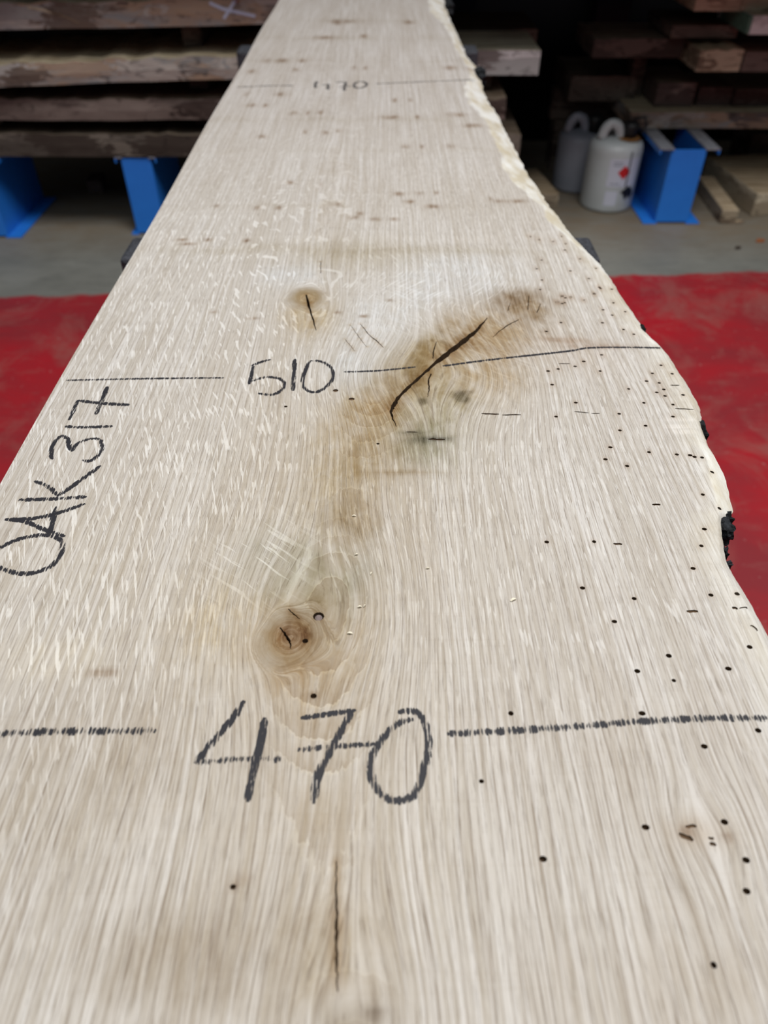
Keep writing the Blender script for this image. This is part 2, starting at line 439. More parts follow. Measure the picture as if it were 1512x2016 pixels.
for h in H2: holes.append((c2(*h), .0011 if h[0] in (1082, 204) else .0014))
for h in H3: holes.append((c3(*h), .0012))
holes += [(c5(762, 752), .0031), (c5(690, 885), .0016), (c5(735, 1183), .0016), (c4(520, 624), .0020), (c4(588, 660), .0020), (c6(300, 352), .0012), ((1405, 1900), .0013), (c4(308, 692), .0012), (c4(700, 850), .0011)]
slots = [(c1(115, 478), c1(180, 478), .0008), (c1(203, 750), c1(285, 757), .0008), (c1(300, 760), c1(348, 760), .0008), (c1(748, 600), c1(800, 600), .0010), (c1(775, 732), c1(880, 737), .0009),
         (c1(645, 1277), c1(692, 1277), .0012), (c1(425, 1498), c1(475, 1502), .0012), (c1(840, 1881), c1(905, 1882), .0014), (c1(1098, 1862), c1(1130, 1866), .0013), (c1(1140, 1866), c1(1185, 1860), .0012),
         (c1(1205, 1960), c1(1238, 1995), .0015), (c4(1140, 722), c4(1215, 724), .0012), (c4(1228, 728), c4(1308, 727), .0011), (c4(915, 831), c4(985, 832), .0014), (c4(820, 800), c4(868, 801), .0008),
         (c2(1135, 1107), c2(1185, 1105), .0011), (c2(1105, 1138), c2(1170, 1172), .0016), (c2(1245, 1185), c2(1275, 1188), .0012), (c2(1240, 1160), c2(1265, 1163), .0009)]
cracks = [
    ([c4(*p) for p in [(1165, 315), (1120, 368), (1060, 418), (1000, 463), (930, 520), (880, 565), (830, 610), (785, 655), (765, 690), (755, 715), (762, 742), (778, 778)]],
     [1.5, 8, 14, 12, 8, 6, 7, 8, 8, 5, 3, 1.5]),
    ([c4(*p) for p in [(950, 415), (938, 452), (934, 488)]], [1.0, 2.4, 2.0]),
    ([c4(*p) for p in [(926, 552), (915, 582), (918, 622), (910, 652)]], [2.4, 3.4, 2.6, 1.0]),
    ([c4(*p) for p in [(395, 216), (405, 262), (420, 310), (437, 368)]], [2.6, 5.2, 3.6, 1.2]),
    ([c4(*p) for p in [(625, 340), (660, 385), (700, 418), (724, 442)]], [1.0, 2.0, 2.2, 1.0]),
    ([c4(*p) for p in [(582, 345), (618, 395), (652, 438)]], [.6, 1.1, .6]),
    ([c4(*p) for p in [(560, 405), (580, 430), (600, 455)]], [.6, 1.1, .6]),
    ([c4(*p) for p in [(1300, 322), (1252, 346), (1215, 372), (1190, 396)]], [1.6, 3.0, 2.0, 1.0]),
    ([c4(*p) for p in [(1342, 222), (1338, 280)]], [1.2, 1.8]),
    ([c4(*p) for p in [(1392, 255), (1376, 292)]], [1.2, 2.2]),
    ([c4(*p) for p in [(1262, 250), (1252, 285)]], [.8, 1.4]),
    ([c4(*p) for p in [(456, 75), (456, 125)]], [1.0, 1.4]),
    ([c5(*p) for p in [(553, 812), (580, 845), (605, 885), (612, 928)]], [2.0, 4.6, 5.2, 1.2]),
    ([c5(*p) for p in [(597, 712), (630, 742), (660, 765)]], [1.6, 3.0, 1.5]),
    ([c6(*p) for p in [(683, 255), (684, 340), (688, 450), (684, 540), (686, 640), (690, 742)]], [1.6, 3.0, 5.6, 6.0, 5.0, 2.0]),
]
cut_v = []; cut_f = []
def add_prism(poly, depth, zt=SLAB_Z + .004, taper=0.35):
    """closed cutter standing in the face: poly is counter-clockwise seen from above"""
    n = len(poly); o = len(cut_v)
    ar = sum(poly[i][0] * poly[(i + 1) % n][1] - poly[(i + 1) % n][0] * poly[i][1] for i in range(n))
    if ar < 0: poly = poly[::-1]
    cx = sum(p[0] for p in poly) / n; cy = sum(p[1] for p in poly) / n
    for p in poly: cut_v.append((p[0], p[1], SLAB_Z - depth))
    for p in poly: cut_v.append((p[0], p[1], zt))
    cut_f.append(tuple(range(o, o + n))[::-1]); cut_f.append(tuple(range(o + n, o + 2 * n)))
    for i in range(n):
        j = (i + 1) % n
        cut_f.append((o + i, o + j, o + n + j, o + n + i))
for (px, py), r in holes:
    p = at(px, py)
    st = 1.0 + .35 * rnd.random()
    poly = [(p.x + r * st * math.cos(a), p.y + r * math.sin(a)) for a in [2 * math.pi * k / 10 for k in range(10)]]
    add_prism(poly, .004 if r > .0025 else (.0012 if r > .0018 else .0035))
def stroke_poly(pts, widths):
    pts = [Vector((p.x, p.y)) for p in pts]
    L = []; R = []
    for i, p in enumerate(pts):
        t = (pts[min(i + 1, len(pts) - 1)] - pts[max(i - 1, 0)]).normalized()
        nrm = Vector((-t.y, t.x)) * widths[i] * .5
        L.append((p + nrm)[:]); R.append((p - nrm)[:])
    return L + R[::-1]
def densify(pts, w, n=4, jit=0.0):
    P = []; W = []
    for i in range(len(pts) - 1):
        for k in range(n):
            t = k / n
            q = pts[i].lerp(pts[i + 1], t)
            if k: q = q + Vector((rnd.uniform(-jit, jit), rnd.uniform(-jit, jit), 0))
            P.append(q); W.append(w[i] + (w[i + 1] - w[i]) * t)
    P.append(pts[-1]); W.append(w[-1])
    return P, W
for a, b, hw in slots:
    p, q = at(*a), at(*b)
    P, W = densify([p, q], [hw * 1.2, hw * 2.0], 4, hw * .25)
    W = [hw * 2 * k for k in (.5, 1, .85, 1, .55)]
    add_prism(stroke_poly(P, [k * .75 for k in W]), .0011)
crack_paths = []
for pts, wpx in cracks:
    w3 = [at(*p) for p in pts]
    ww = [wpx[i] / (FPX / (p - cam.location).dot(Vector((0, math.cos(PITCH), -math.sin(PITCH))))) for i, p in enumerate(w3)]
    P, W = densify(w3, ww, 5, .0003)
    W = [max(.00035, k * rnd.uniform(.75, 1.25)) for k in W]
    crack_paths.append((P, W))
    add_prism(stroke_poly(P, W), min(.012, .003 + 2.0 * max(W)))

root = empty('oak_slab', (0, 0, SLAB_Z - THICK))
tag(root, 'long pale waney-edged oak slab with black crayon measurements', 'wood slab'); root['kind'] = 'thing'
raw = mesh_obj('slab_body', verts, faces, M['oak'])
cutter = mesh_obj('cutter', cut_v, cut_f, M['cut'])
md = raw.modifiers.new('cut', 'BOOLEAN'); md.operation = 'DIFFERENCE'; md.object = cutter
try: md.solver = 'MANIFOLD'
except Exception: md.solver = 'EXACT'
dg = bpy.context.evaluated_depsgraph_get(); dg.update()
me = bpy.data.meshes.new_from_object(raw.evaluated_get(dg))
if len(me.polygons) < 1000:
    md.solver = 'EXACT'; dg.update()
    me = bpy.data.meshes.new_from_object(raw.evaluated_get(dg))
print('slab polys after cutting', len(me.polygons), 'before', len(faces), md.solver)
bpy.data.objects.remove(raw); bpy.data.objects.remove(cutter)
me.name = 'slab_body'
me.materials.clear()
for k in ('oak', 'cut', 'under'): me.materials.append(M[k])
body = bpy.data.objects.new('slab_body', me); COL.objects.link(body)
body.parent = root; body.matrix_parent_inverse = Matrix.Translation((0, 0, -(SLAB_Z - THICK)))

nv = len(me.vertices)
co = np.empty(nv * 3); me.vertices.foreach_get('co', co); co = co.reshape(-1, 3)
X, Y, Z = co[:, 0], co[:, 1], co[:, 2]
# material per face
nf = len(me.polygons)
cen = np.empty(nf * 3); me.polygons.foreach_get('center', cen); cen = cen.reshape(-1, 3)
nor = np.empty(nf * 3); me.polygons.foreach_get('normal', nor); nor = nor.reshape(-1, 3)
xo_c = np.interp(cen[:, 1], ye, xe); xi_c = np.interp(cen[:, 1], yi, xi)
xl_c = left_x(cen[:, 1])
mi = np.zeros(nf, dtype=np.int32)
inside = (cen[:, 0] > xl_c + .002) & (cen[:, 0] < xi_c - .0035)
mi[inside & (cen[:, 2] < SLAB_Z - 2e-4) & (cen[:, 2] > SLAB_Z - .03)] = 1
mi[(cen[:, 0] > xi_c - .02) & (nor[:, 2] < .15) & (mi == 0) & (cen[:, 0] > 0)] = 2
me.polygons.foreach_set('material_index', mi)

# ---- figure of the wood, in slab coordinates
def fsin(x, y, seed, wl, n=7):
    r = np.random.RandomState(seed); out = np.zeros_like(x)
    for _ in range(n):
        a = r.uniform(0, 2 * np.pi); k = 2 * np.pi / (wl * r.uniform(.6, 1.6))
        out += np.sin(k * (x * np.cos(a) + y * np.sin(a) * .45) + r.uniform(0, 6.28))
    return out / math.sqrt(n)
def pl(px, py):
    p = at(px, py); return p.x, p.y
hp = [pl(*q) for q in [(700, 2016), (640, 1640), (625, 1300), (680, 1000), (728, 850), (735, 790), (690, 690), (660, 500), (655, 330), (655, 150), (660, 0)]]
hy = np.array([q[1] for q in hp]); hx = np.array([q[0] for q in hp])
xc = np.interp(Y, hy, hx)
k1 = pl(600, 1230); k2 = pl(860, 730); k3 = pl(612, 600); k4 = pl(690, 2000); k0 = pl(572, 1255)
def G(y0, s): return np.exp(-((Y - y0) / s) ** 2)
hh = .060 - .054 * G(k1[1] + .01, .085) - .048 * G(pl(735, 775)[1], .065) - .02 * G(.06, .04) + .006 * np.sin(Y * 5.2) + .035 * np.clip((Y - .75) / 1.0, 0, 1)
hh = np.maximum(hh, .004)
gx = X + .0016 * fsin(X, Y * .3, 1, .16) + .00035 * fsin(X, Y * .5, 2, .03)
d = gx - xc
ring = np.sqrt(d * d + hh * hh)
psi = gx.copy()
def bulge(c, Rx, Ry, a):
    """the grain parts to run round a branch"""
    global psi
    dx = X - c[0]; dy = Y - c[1]
    psi = psi - a * dx * np.exp(-(dx / Rx) ** 2 - (dy / Ry) ** 2)
bulge((k1[0] + .004, k1[1] + .012), .042, .062, .93)
bulge(pl(850, 735), .062, .062, .88)
bulge(k3, .022, .045, .85)
bulge(pl(690, 2030), .030, .045, .8)
bulge(pl(660, 360), .030, .22, .6)
bulge(pl(1390, 1642), .016, .022, .7)
def knot_rings(c, R, asp, k):
    global psi, ring
    dx = X - c[0]; dy = (Y - c[1]) / asp
    r = np.sqrt(dx * dx + dy * dy) * (1 + .10 * fsin(X, Y, 77, .02))
    w = 1 / (1 + np.exp((r - R) / (R * .10)))
    psi = psi * (1 - w) + (r * k + .31) * w
    ring = ring * (1 - w) + (r * k * 2.6) * w
    return w
w_a = knot_rings(k0, .0145, 1.1, 1.3)
w_b = knot_rings(pl(603, 587), .0135, 1.25, 1.3)
side = 1 / (1 + np.exp(-d / .012))
grain = np.stack([psi, Y, side * .4], 1)
# direction of the ray flecks: follows the grain, fanning out beside the knots
lean = np.zeros(nv)
def bl(px, py, rx, ry, rot=0.0, hard=1.0):
    cx, cy = pl(px, py)
    ax = (pl(px + rx, py)[0] - pl(px - rx, py)[0]) / 2
    ay = (pl(px, py - ry)[1] - pl(px, py + ry)[1]) / 2
    a = math.radians(rot)
    dx = X - cx; dy = Y - cy
    u = (dx * math.cos(a) + dy * math.sin(a)) / ax; v = (-dx * math.sin(a) + dy * math.cos(a)) / ay
    r2 = u * u + v * v
    return np.exp(-r2 ** hard)
kl = pl(510, 1110)
left = np.clip((-.03 - X) / .12, 0, 1)
flat = np.clip(1.1 * bl(510, 1100, 85, 75) + .45 * bl(950, 700, 100, 70) + .3 * bl(800, 590, 110, 60), 0, 1)
ray_u = psi + .30 * left * (Y - .36) * np.clip(1.5 - Y, .3, 1) - 1.1 * bl(860, 570, 150, 60) * (Y - pl(860, 570)[1])
ray_u = ray_u + .0012 * fsin(X, Y, 5, .05)
cath = np.clip(1.1 * bl(640, 1270, 95, 230, 0, 2) + .9 * bl(735, 830, 75, 70) + .7 * bl(630, 1600, 90, 160) + .6 * bl(660, 400, 70, 110) + .5 * bl(690, 960, 60, 80) + .8 * bl(605, 610, 40, 45) + .5 * bl(690, 1980, 110, 110), 0, 1)
ray_dir = np.stack([ray_u, Y * 1.0 + lean * .0, np.zeros(nv)], 1)

tint = np.ones((nv, 3))
def stain(m, rgb, s=1.0):
    global tint
    m = np.clip(m * s * 1.25, 0, 1)[:, None]
    tint = tint * (1 - m + m * np.array(rgb))
rag = 1 + .22 * fsin(X, Y, 11, .018) + .2 * fsin(X, Y, 12, .05)
BR = (.72, .60, .43); BRD = (.50, .39, .26); OL = (.78, .76, .66); GR = (.85, .87, .86); WH = (1.05, 1.10, 1.17)
# broad tone: greyish weathering, sticker marks, heartwood
stain(bl(640, 1050, 330, 420) * .85, (.93, .89, .82))
stain(bl(640, 1700, 260, 260) * .6, (.94, .91, .86))
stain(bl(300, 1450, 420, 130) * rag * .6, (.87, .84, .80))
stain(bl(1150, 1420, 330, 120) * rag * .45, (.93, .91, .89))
stain(bl(340, 1890, 170, 110) * rag * .9, (.74, .69, .62))
stain(bl(120, 1600, 200, 120) * rag * .6, (.88, .85, .80))
stain(bl(650, 1900, 95, 130) * rag, (.74, .68, .58))
stain(bl(700, 2010, 75, 45) * rag, (.58, .53, .46))
stain(bl(1350, 1950, 260, 120) * rag * .5, (.86, .82, .77))
stain(bl(150, 1120, 200, 200) * .5, (.95, .92, .86))
stain(bl(430, 1230, 90, 90) * rag * .7, (.93, .86, .72))
# far end: pinkish grey, darkened further for light falloff, with stacking-stick stains
fy = np.clip((Y - .75) / .8, 0, 1)
stain(fy, (.90, .885, .905))
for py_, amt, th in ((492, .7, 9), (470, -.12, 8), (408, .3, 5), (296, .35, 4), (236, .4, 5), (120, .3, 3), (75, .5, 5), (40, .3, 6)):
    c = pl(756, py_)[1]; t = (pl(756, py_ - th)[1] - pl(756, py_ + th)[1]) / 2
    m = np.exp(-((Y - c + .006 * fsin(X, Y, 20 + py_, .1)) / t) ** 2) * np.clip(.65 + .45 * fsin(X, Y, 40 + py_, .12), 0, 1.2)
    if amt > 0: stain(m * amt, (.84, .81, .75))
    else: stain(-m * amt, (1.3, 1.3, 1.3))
stain(bl(700, 500, 130, 30) * .8, (.85, .82, .74))
# big knot with the long check
stain(bl(750, 640, 115, 65, 20) * rag, WH); stain(bl(900, 545, 110, 45, 20) * rag, WH); stain(bl(690, 735, 55, 40) * rag, WH); stain(bl(575, 540, 60, 22) * rag, WH)
stain(bl(960, 650, 85, 48, 35) * rag, (.68, .55, .38))
stain(bl(900, 720, 90, 60, 30) * rag, (.84, .74, .58))
stain(bl(1035, 605, 52, 30, 20) * rag, (.52, .41, .28))
stain(bl(1010, 585, 60, 14, 20) * rag * .6, BRD)
stain(bl(835, 705, 48, 66, -35) * rag, (.58, .49, .33))
stain(bl(800, 755, 50, 30, -35) * rag, (.80, .70, .54))
stain(bl(855, 785, 80, 75) * rag, (.71, .68, .56))
stain(bl(960, 740, 70, 40) * rag * .6, (.86, .78, .66))
stain(bl(835, 872, 62, 44) * rag, (.68, .69, .61))
stain(bl(838, 866, 40, 9) * rag, (.52, .52, .48)); stain(bl(858, 864, 26, 4), (.3, .3, .28)); stain(bl(812, 852, 26, 4), (.5, .5, .46))
stain(bl(908, 782, 15, 12, 25, 2), (.38, .36, .30)); stain(bl(918, 772, 14, 5, 0, 2), (.5, .46, .4)); stain(bl(832, 790, 10, 7, 0, 2), (.42, .4, .34))
stain(bl(735, 815, 75, 50) * rag, (.80, .71, .55)); stain(bl(735, 800, 32, 22) * rag, (.9, .82, .7))
stain(bl(730, 890, 70, 60) * rag, (.80, .73, .60)); stain(bl(790, 930, 70, 5), (.75, .68, .58))
# small knot with a check
stain(bl(603, 585, 33, 19, 0, 2), (.62, .50, .32)); stain(bl(612, 622, 50, 40) * rag, (.82, .72, .55))
# brown run down the heart and the lower knot
stain(bl(660, 950, 60, 100) * rag, (.83, .77, .65)); stain(bl(695, 1030, 50, 42) * rag, (.74, .67, .56))
stain(bl(570, 1100, 110, 75) * rag * .9, (.86, .88, .86)); stain(bl(635, 1150, 80, 75) * rag, (.80, .80, .73))
stain(bl(640, 1270, 85, 120) * rag, (.84, .77, .66)); stain(bl(570, 1262, 66, 66) * rag, (.74, .61, .42)); stain(bl(690, 1170, 26, 110, -14) * rag * .8, (.95, .98, 1.02))
stain(bl(577, 1250, 40, 34, 0, 2) * rag, (.62, .49, .34)); stain(bl(588, 1250, 24, 16) * rag, (.55, .43, .34)); stain(bl(565, 1240, 10, 14), (.6, .5, .4)); stain(bl(628, 1212, 15, 14), (.82, .76, .72))
stain(bl(575, 1340, 40, 70, 15) * rag * .7, (.87, .78, .64)); stain(bl(630, 1600, 40, 50) * rag * .6, (.9, .86, .78))
stain(bl(617, 1369, 9, 7), (.5, .4, .3))
stain(bl(205, 1325, 34, 9) * rag, (.6, .52, .45)); stain(bl(1385, 1640, 60, 34) * rag, (.82, .75, .67)); stain(bl(1352, 1638, 16, 12), (.6, .5, .42)); stain(bl(1432, 1648, 12, 9), (.66, .58, .52))
stain(bl(460, 1746, 9, 6), (.6, .5, .4)); stain(bl(478, 1730, 20, 14), (.85, .8, .75)); stain(bl(740, 1995, 24, 12), (.55, .5, .46))
# sunny patch painted in at left, pale fresh patches at right
stain(bl(80, 1300, 120, 40) * rag, (1.07, 1.06, 1.02)); stain(bl(1400, 880, 60, 60) * .8, (1.08, 1.09, 1.1))
for q in ((1340, 826, 26, 3), (1335, 840, 24, 3), (1345, 850, 22, 3)): stain(bl(*q), (1.22, 1.22, 1.24))
stain(bl(1120, 670, 60, 6, -6) * rag, (.72, .62, .54)); stain(bl(1180, 682, 70, 5) * rag, (.75, .66, .6))
stain(bl(1130, 690, 90, 40) * .5, (.94, .88, .84))
# pin knots and little dark dashes
PINS = []
def c7(x, y): return (400 + x / 2.16, 100 + y / 2.16)
for x, y, w in [(270, 42, 40), (335, 42, 60), (420, 42, 30), (395, 80, 35), (640, 72, 20), (690, 72, 20), (210, 88, 40), (185, 185, 20), (330, 185, 50), (205, 232, 40), (265, 232, 20), (385, 265, 30), (445, 265, 16),
                (500, 262, 25), (800, 282, 80), (910, 282, 20), (815, 210, 20), (880, 210, 20), (250, 365, 40), (520, 348, 36), (575, 340, 28), (435, 345, 20), (370, 560, 34), (500, 568, 14), (830, 608, 46), (915, 605, 40), (990, 605, 20), (880, 642, 50),
                (970, 662, 70), (730, 716, 50), (815, 716, 40), (640, 708, 50), (665, 692, 36), (55, 660, 30), (230, 668, 30), (320, 668, 26), (570, 652, 30), (1050, 72, 60), (1140, 75, 40), (20, 803, 40), (185, 808, 25), (860, 407, 40), (930, 408, 24),
                (1050, 405, 50), (1080, 272, 90), (1150, 318, 90), (1260, 640, 70), (1340, 640, 70), (1222, 628, 12)]:
    px, py = c7(x, y); PINS.append((px, py, w / 2.16 * .55, 4.2))
def c8(x, y): return (x / 2.7, 260 + y / 2.7)
for x, y, w in [(970, 572, 70), (1100, 575, 30), (1310, 578, 25), (1135, 957, 40), (1345, 990, 70), (1000, 594, 80)]:
    px, py = c8(x, y); PINS.append((px, py, w / 2.7 * .55, 3.2))
for x, y, w in [(660, 42, 16), (668, 46, 10), (640, 74, 22), (715, 71, 8), (805, 44, 10), (690, 42, 24), (752, 240, 16), (640, 308, 18), (530, 292, 10)]:
    PINS.append((x, y, w, 3.5) if y < 200 else (*c4(x, y), 9, 3))
for px, py, w, h in PINS:
    f = .6 + .4 * rnd.random()
    stain(bl(px, py, w, h) * rag, (.66, .57, .49), f)
    stain(bl(px + rnd.uniform(-.3, .3) * w, py, w * .4, h * .7), (.66, .58, .52), f)
for h in [c3(*q) for q in H3] + [c1(*q) for q in H1]:
    stain(bl(h[0], h[1], 7, 6), (.86, .80, .75))
# pale pore around each crack, dark rim
for P, W in crack_paths:
    for p, w in zip(P[::2], W[::2]):
        rr = (X - p.x) ** 2 + (Y - p.y) ** 2
        stain(np.exp(-rr / (w * 1.2 + .0015) ** 2), (.84, .76, .66))
xo_v = np.interp(Y, ye, xe); xi_v = np.interp(Y, yi, xi)
sap = np.clip((X - xi_v) / .0015 + .6 + .5 * fsin(X, Y, 31, .02), 0, 1) * np.clip((xo_v - xi_v - .004) / .006, 0, 1)
sap = np.maximum(sap, np.clip((X - (xo_v - .028)) / .02, 0, 1) * .45)
sap[Y < .03] = 0
# flecks are strongest on the quarter-sawn left flank
fleck = .46 + .8 * np.clip((-.045 - X) / .10, 0, 1) * np.clip(1.6 - Y * 1.1, .25, 1) + .75 * flat + .4 * bl(250, 760, 260, 140) + .35 * bl(860, 560, 160, 70) + .15 * bl(1000, 1000, 260, 240)
fleck = fleck * (1 - .75 * bl(600, 1250, 90, 110)) * (1 - .7 * bl(850, 720, 110, 80))
fleck = fleck * np.clip(1.0 - (.25 - Y) / .13, .30, 1) * np.clip(1.55 - Y, .28, 1)
contr = .85 + .45 * np.clip((.26 - Y) / .15, 0, 1) - .35 * np.clip((Y - .6) / .5, 0, 1)
contr = contr * (1 - .65 * bl(760, 620, 150, 80)) * (1 - .55 * cath)
masks = np.stack([np.clip(fleck, 0, 1.2), np.clip(contr, .2, 1.3), sap], 1)
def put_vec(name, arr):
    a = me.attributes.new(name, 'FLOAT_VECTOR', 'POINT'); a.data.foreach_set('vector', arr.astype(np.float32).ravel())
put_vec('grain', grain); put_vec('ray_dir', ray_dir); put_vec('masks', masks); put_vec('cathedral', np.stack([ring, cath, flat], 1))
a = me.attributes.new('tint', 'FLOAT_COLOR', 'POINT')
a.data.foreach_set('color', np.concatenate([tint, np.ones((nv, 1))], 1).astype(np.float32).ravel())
me.update()

# ---- bark left on the edge
def lump_obj(name, c, r, seed, parent, mat, n=2):
    rr = random.Random(seed)
    bm = bmesh.new(); bmesh.ops.create_icosphere(bm, subdivisions=3, radius=1.0)
    ph = [rr.uniform(0, 6.28) for _ in range(9)]
    for v in bm.verts:
        q = v.co.copy()
        k = 1 + .16 * math.sin(q.x * 5 + ph[0]) * math.sin(q.y * 6 + ph[1]) + .14 * math.sin(q.z * 7 + ph[2] + q.y * 5) + .10 * math.sin(q.x * 13 + ph[3] + q.y * 11) + rr.uniform(-.07, .07)
        q = Vector([math.copysign(abs(t) ** .7, t) for t in q])
        v.co = Vector((c[0] + q.x * r[0] * k, c[1] + q.y * r[1] * k, c[2] + q.z * r[2] * k))
    o = bm_obj(name, bm, mat, None)
    o.parent = parent; o.matrix_parent_inverse = Matrix.Translation((0, 0, -(SLAB_Z - THICK)))
    return o
def bark(px, py, rx, ry, rz, drop, seed):
    p = at(px, py, SLAB_Z - drop)
    o = lump_obj('bark_flake', p, (rx, ry, rz), seed, root, M['bark'])
    o['label'] = 'dark bark flake clinging to the waney edge'
bark(1427, 1046, .0045, .0075, .007, .008, 1)
bark(1427, 1026, .0045, .004, .006, .010, 2)
bark(1423, 1092, .002, .004, .006, .010, 3)
bark(1431, 1112, .0028, .002, .003, .007, 4)
bark(1264, 652, .0022, .005, .005, .006, 5)
bark(1371, 846, .0022, .009, .008, .013, 6)
bark(945, 152, .010, .028, .016, .012, 7)
bark(884, 14, .010, .05, .014, .014, 8)
bark(1380, 855, .002, .010, .008, .010, 9)

pp = at(*c5(762, 754)); bm = bmesh.new()
bmesh.ops.create_cone(bm, cap_ends=True, segments=16, radius1=.0023, radius2=.0021, depth=.003)
for v in bm.verts: v.co += Vector((pp.x, pp.y, SLAB_Z - .0024))
q = bm_obj('dowel_plug', bm, mat_plain('grey_plug', (128, 112, 108), .8, var=.5, scale=400), None); q.parent = root
q.matrix_parent_inverse = Matrix.Translation((0, 0, -(SLAB_Z - THICK))); q['label'] = 'small grey plug in a round hole above the lower knot'

# ---- crayon writing
def ribbon(name, strokes, parent, mat, lift=.00012):
    """strokes: (points measured on the photo, width in metres, pressure)"""
    vs_, fs_, at_ = [], [], []
    for pts, w, pr in strokes:
        P = [at(*p) for p in pts]
        # smooth resample
        Q = []
        for i in range(len(P) - 1):
            p0 = P[max(i - 1, 0)]; p1 = P[i]; p2 = P[i + 1]; p3 = P[min(i + 2, len(P) - 1)]
            n = max(3, int((p2 - p1).length / .0022)) if len(P) > 2 else max(3, int((p2 - p1).length / .004))
            for k in range(n):
                t = k / n
                if len(P) > 2:
                    Q.append(.5 * ((2 * p1) + (p2 - p0) * t + (2 * p0 - 5 * p1 + 4 * p2 - p3) * t * t + (3 * p1 - p0 - 3 * p2 + p3) * t ** 3))
                else: Q.append(p1.lerp(p2, t))
        Q.append(P[-1])
        o = len(vs_); m = len(Q)
        for i, q in enumerate(Q):
            t = (Q[min(i + 1, m - 1)] - Q[max(i - 1, 0)]).normalized()
            nr = Vector((-t.y, t.x, 0))
            e = min(1.0, .45 + min(i, m - 1 - i) * .3)
            ww = w * e * rnd.uniform(.88, 1.12) * .5
            for s in (-1, -.5, 0, .5, 1):
                vs_.append(q + nr * s * ww + Vector((0, 0, lift))); at_.append((i / m, abs(s), pr))
        for i in range(m - 1):
            for k in range(4):
                a0 = o + i * 5 + k
                fs_.append((a0, a0 + 5, a0 + 6, a0 + 1)[::-1])
        lift += .00004
    o = mesh_obj(name, vs_, fs_, mat)
    o.parent = parent
    a = o.data.attributes.new('stroke', 'FLOAT_VECTOR', 'POINT')
    a.data.foreach_set('vector', np.array(at_, dtype=np.float32).ravel())
    return o
def group_part(name, label):
    o = empty(name, (0, 0, -(SLAB_Z - THICK))); o.parent = root; o['label'] = label
    return o
def d1(x, y): return (x / 3.024, 680 + y / 3.024)
def d2(x, y): return (x / 1.68, 1340 + y / 1.68)
g = group_part('crayon_measurement', 'black crayon width mark 470 near the front of the slab')
W1 = .0041
ribbon('crayon_digit', [([d2(*p) for p in [(808, 66), (770, 125), (710, 195), (645, 275)]], W1, 1), ([d2(*p) for p in [(645, 272), (760, 262), (860, 258), (945, 262)]], W1, .45), ([d2(*p) for p in [(877, 122), (860, 215), (835, 310), (818, 402)]], W1 * 1.05, 1)], g, M['crayon_dense'])
ribbon('crayon_digit', [([d2(*p) for p in [(994, 124), (1080, 112), (1178, 98)]], W1 * .9, .9), ([d2(*p) for p in [(1165, 102), (1120, 180), (1085, 245), (1050, 320), (1036, 408)]], W1 * 1.05, 1), ([d2(*p) for p in [(978, 230), (1090, 220), (1240, 210)]], W1 * .9, .7)], g, M['crayon_dense'])
ribbon('crayon_digit', [([d2(*p) for p in [(1368, 128), (1320, 140), (1270, 185), (1235, 240), (1225, 300), (1245, 355), (1285, 392), (1335, 395), (1375, 370), (1400, 300), (1418, 215), (1405, 140), (1372, 102), (1315, 105)]], W1 * 1.05, .75)], g, M['crayon_dense'])
ribbon('crayon_line', [([(-220, 1452), (-100, 1449), (0, 1445), (120, 1440), (308, 1439)], W1 * 1.15, .55)], g, M['crayon_dense'])
ribbon('crayon_line', [([(880, 1445), (940, 1442), (1100, 1433), (1250, 1421), (1400, 1414), (1512, 1414), (1560, 1413)], W1 * 1.1, .6)], g, M['crayon_dense'])
g = group_part('crayon_measurement', 'black crayon width mark 510 across the middle knot')
W2 = .0038
ribbon('crayon_digit', [([c4(*p) for p in [(245, 492), (205, 502), (160, 520)]], W2, .8), ([c4(*p) for p in [(172, 520), (160, 560), (153, 598)]], W2, 1), ([c4(*p) for p in [(165, 585), (220, 568), (275, 572), (303, 592), (295, 620), (250, 642), (190, 636)]], W2, .8)], g, M['crayon_dense'])
ribbon('crayon_digit', [([c4(*p) for p in [(347, 490), (342, 555), (338, 626)]], W2 * 1.05, 1)], g, M['crayon_dense'])
ribbon('crayon_digit', [([c4(*p) for p in [(412, 498), (395, 530), (380, 580), (392, 618), (430, 632), (475, 612), (508, 570), (498, 525), (455, 500), (410, 498)]], W2, .8)], g, M['crayon_dense'])
ribbon('crayon_line', [([d1(395, 208), d1(640, 203), d1(900, 198), d1(1340, 193)], W2 * .8, .75)], g, M['crayon_dense'])
ribbon('crayon_line', [([c4(555, 545), c4(700, 540), c4(860, 524)], W2 * .75, .8)], g, M['crayon_dense'])
ribbon('crayon_line', [([c4(975, 520), c4(1190, 492), c4(1500, 458), (1160, 685), (1230, 684), (1302, 685)], W2 * .8, 1)], g, M['crayon_dense'])
g = group_part('crayon_measurement', 'faint rubbed crayon width mark 470 at the far end')
def e7(x, y): return (440 + x / 2.908, y / 2.908)
W3 = .0065
ribbon('crayon_digit', [([e7(535, 466), e7(526, 485), e7(528, 504)], W3, 1.0), ([e7(560, 488), e7(606, 484)], W3, 1.0), ([e7(598, 480), e7(598, 514)], W3, 1.0)], g, M['crayon_faint'])
ribbon('crayon_digit', [([e7(640, 472), e7(712, 468)], W3, 1.0), ([e7(700, 472), e7(690, 520)], W3, 1.0), ([e7(662, 498), e7(730, 494)], W3, 1.0)], g, M['crayon_faint'])
ribbon('crayon_digit', [([e7(770, 468), e7(745, 485), e7(760, 504), e7(795, 502), e7(820, 484), e7(800, 468), e7(768, 467)], W3, 1.0)], g, M['crayon_faint'])
ribbon('crayon_line', [([e7(75, 500), e7(240, 492), e7(400, 490)], W3, .7)], g, M['crayon_faint'])
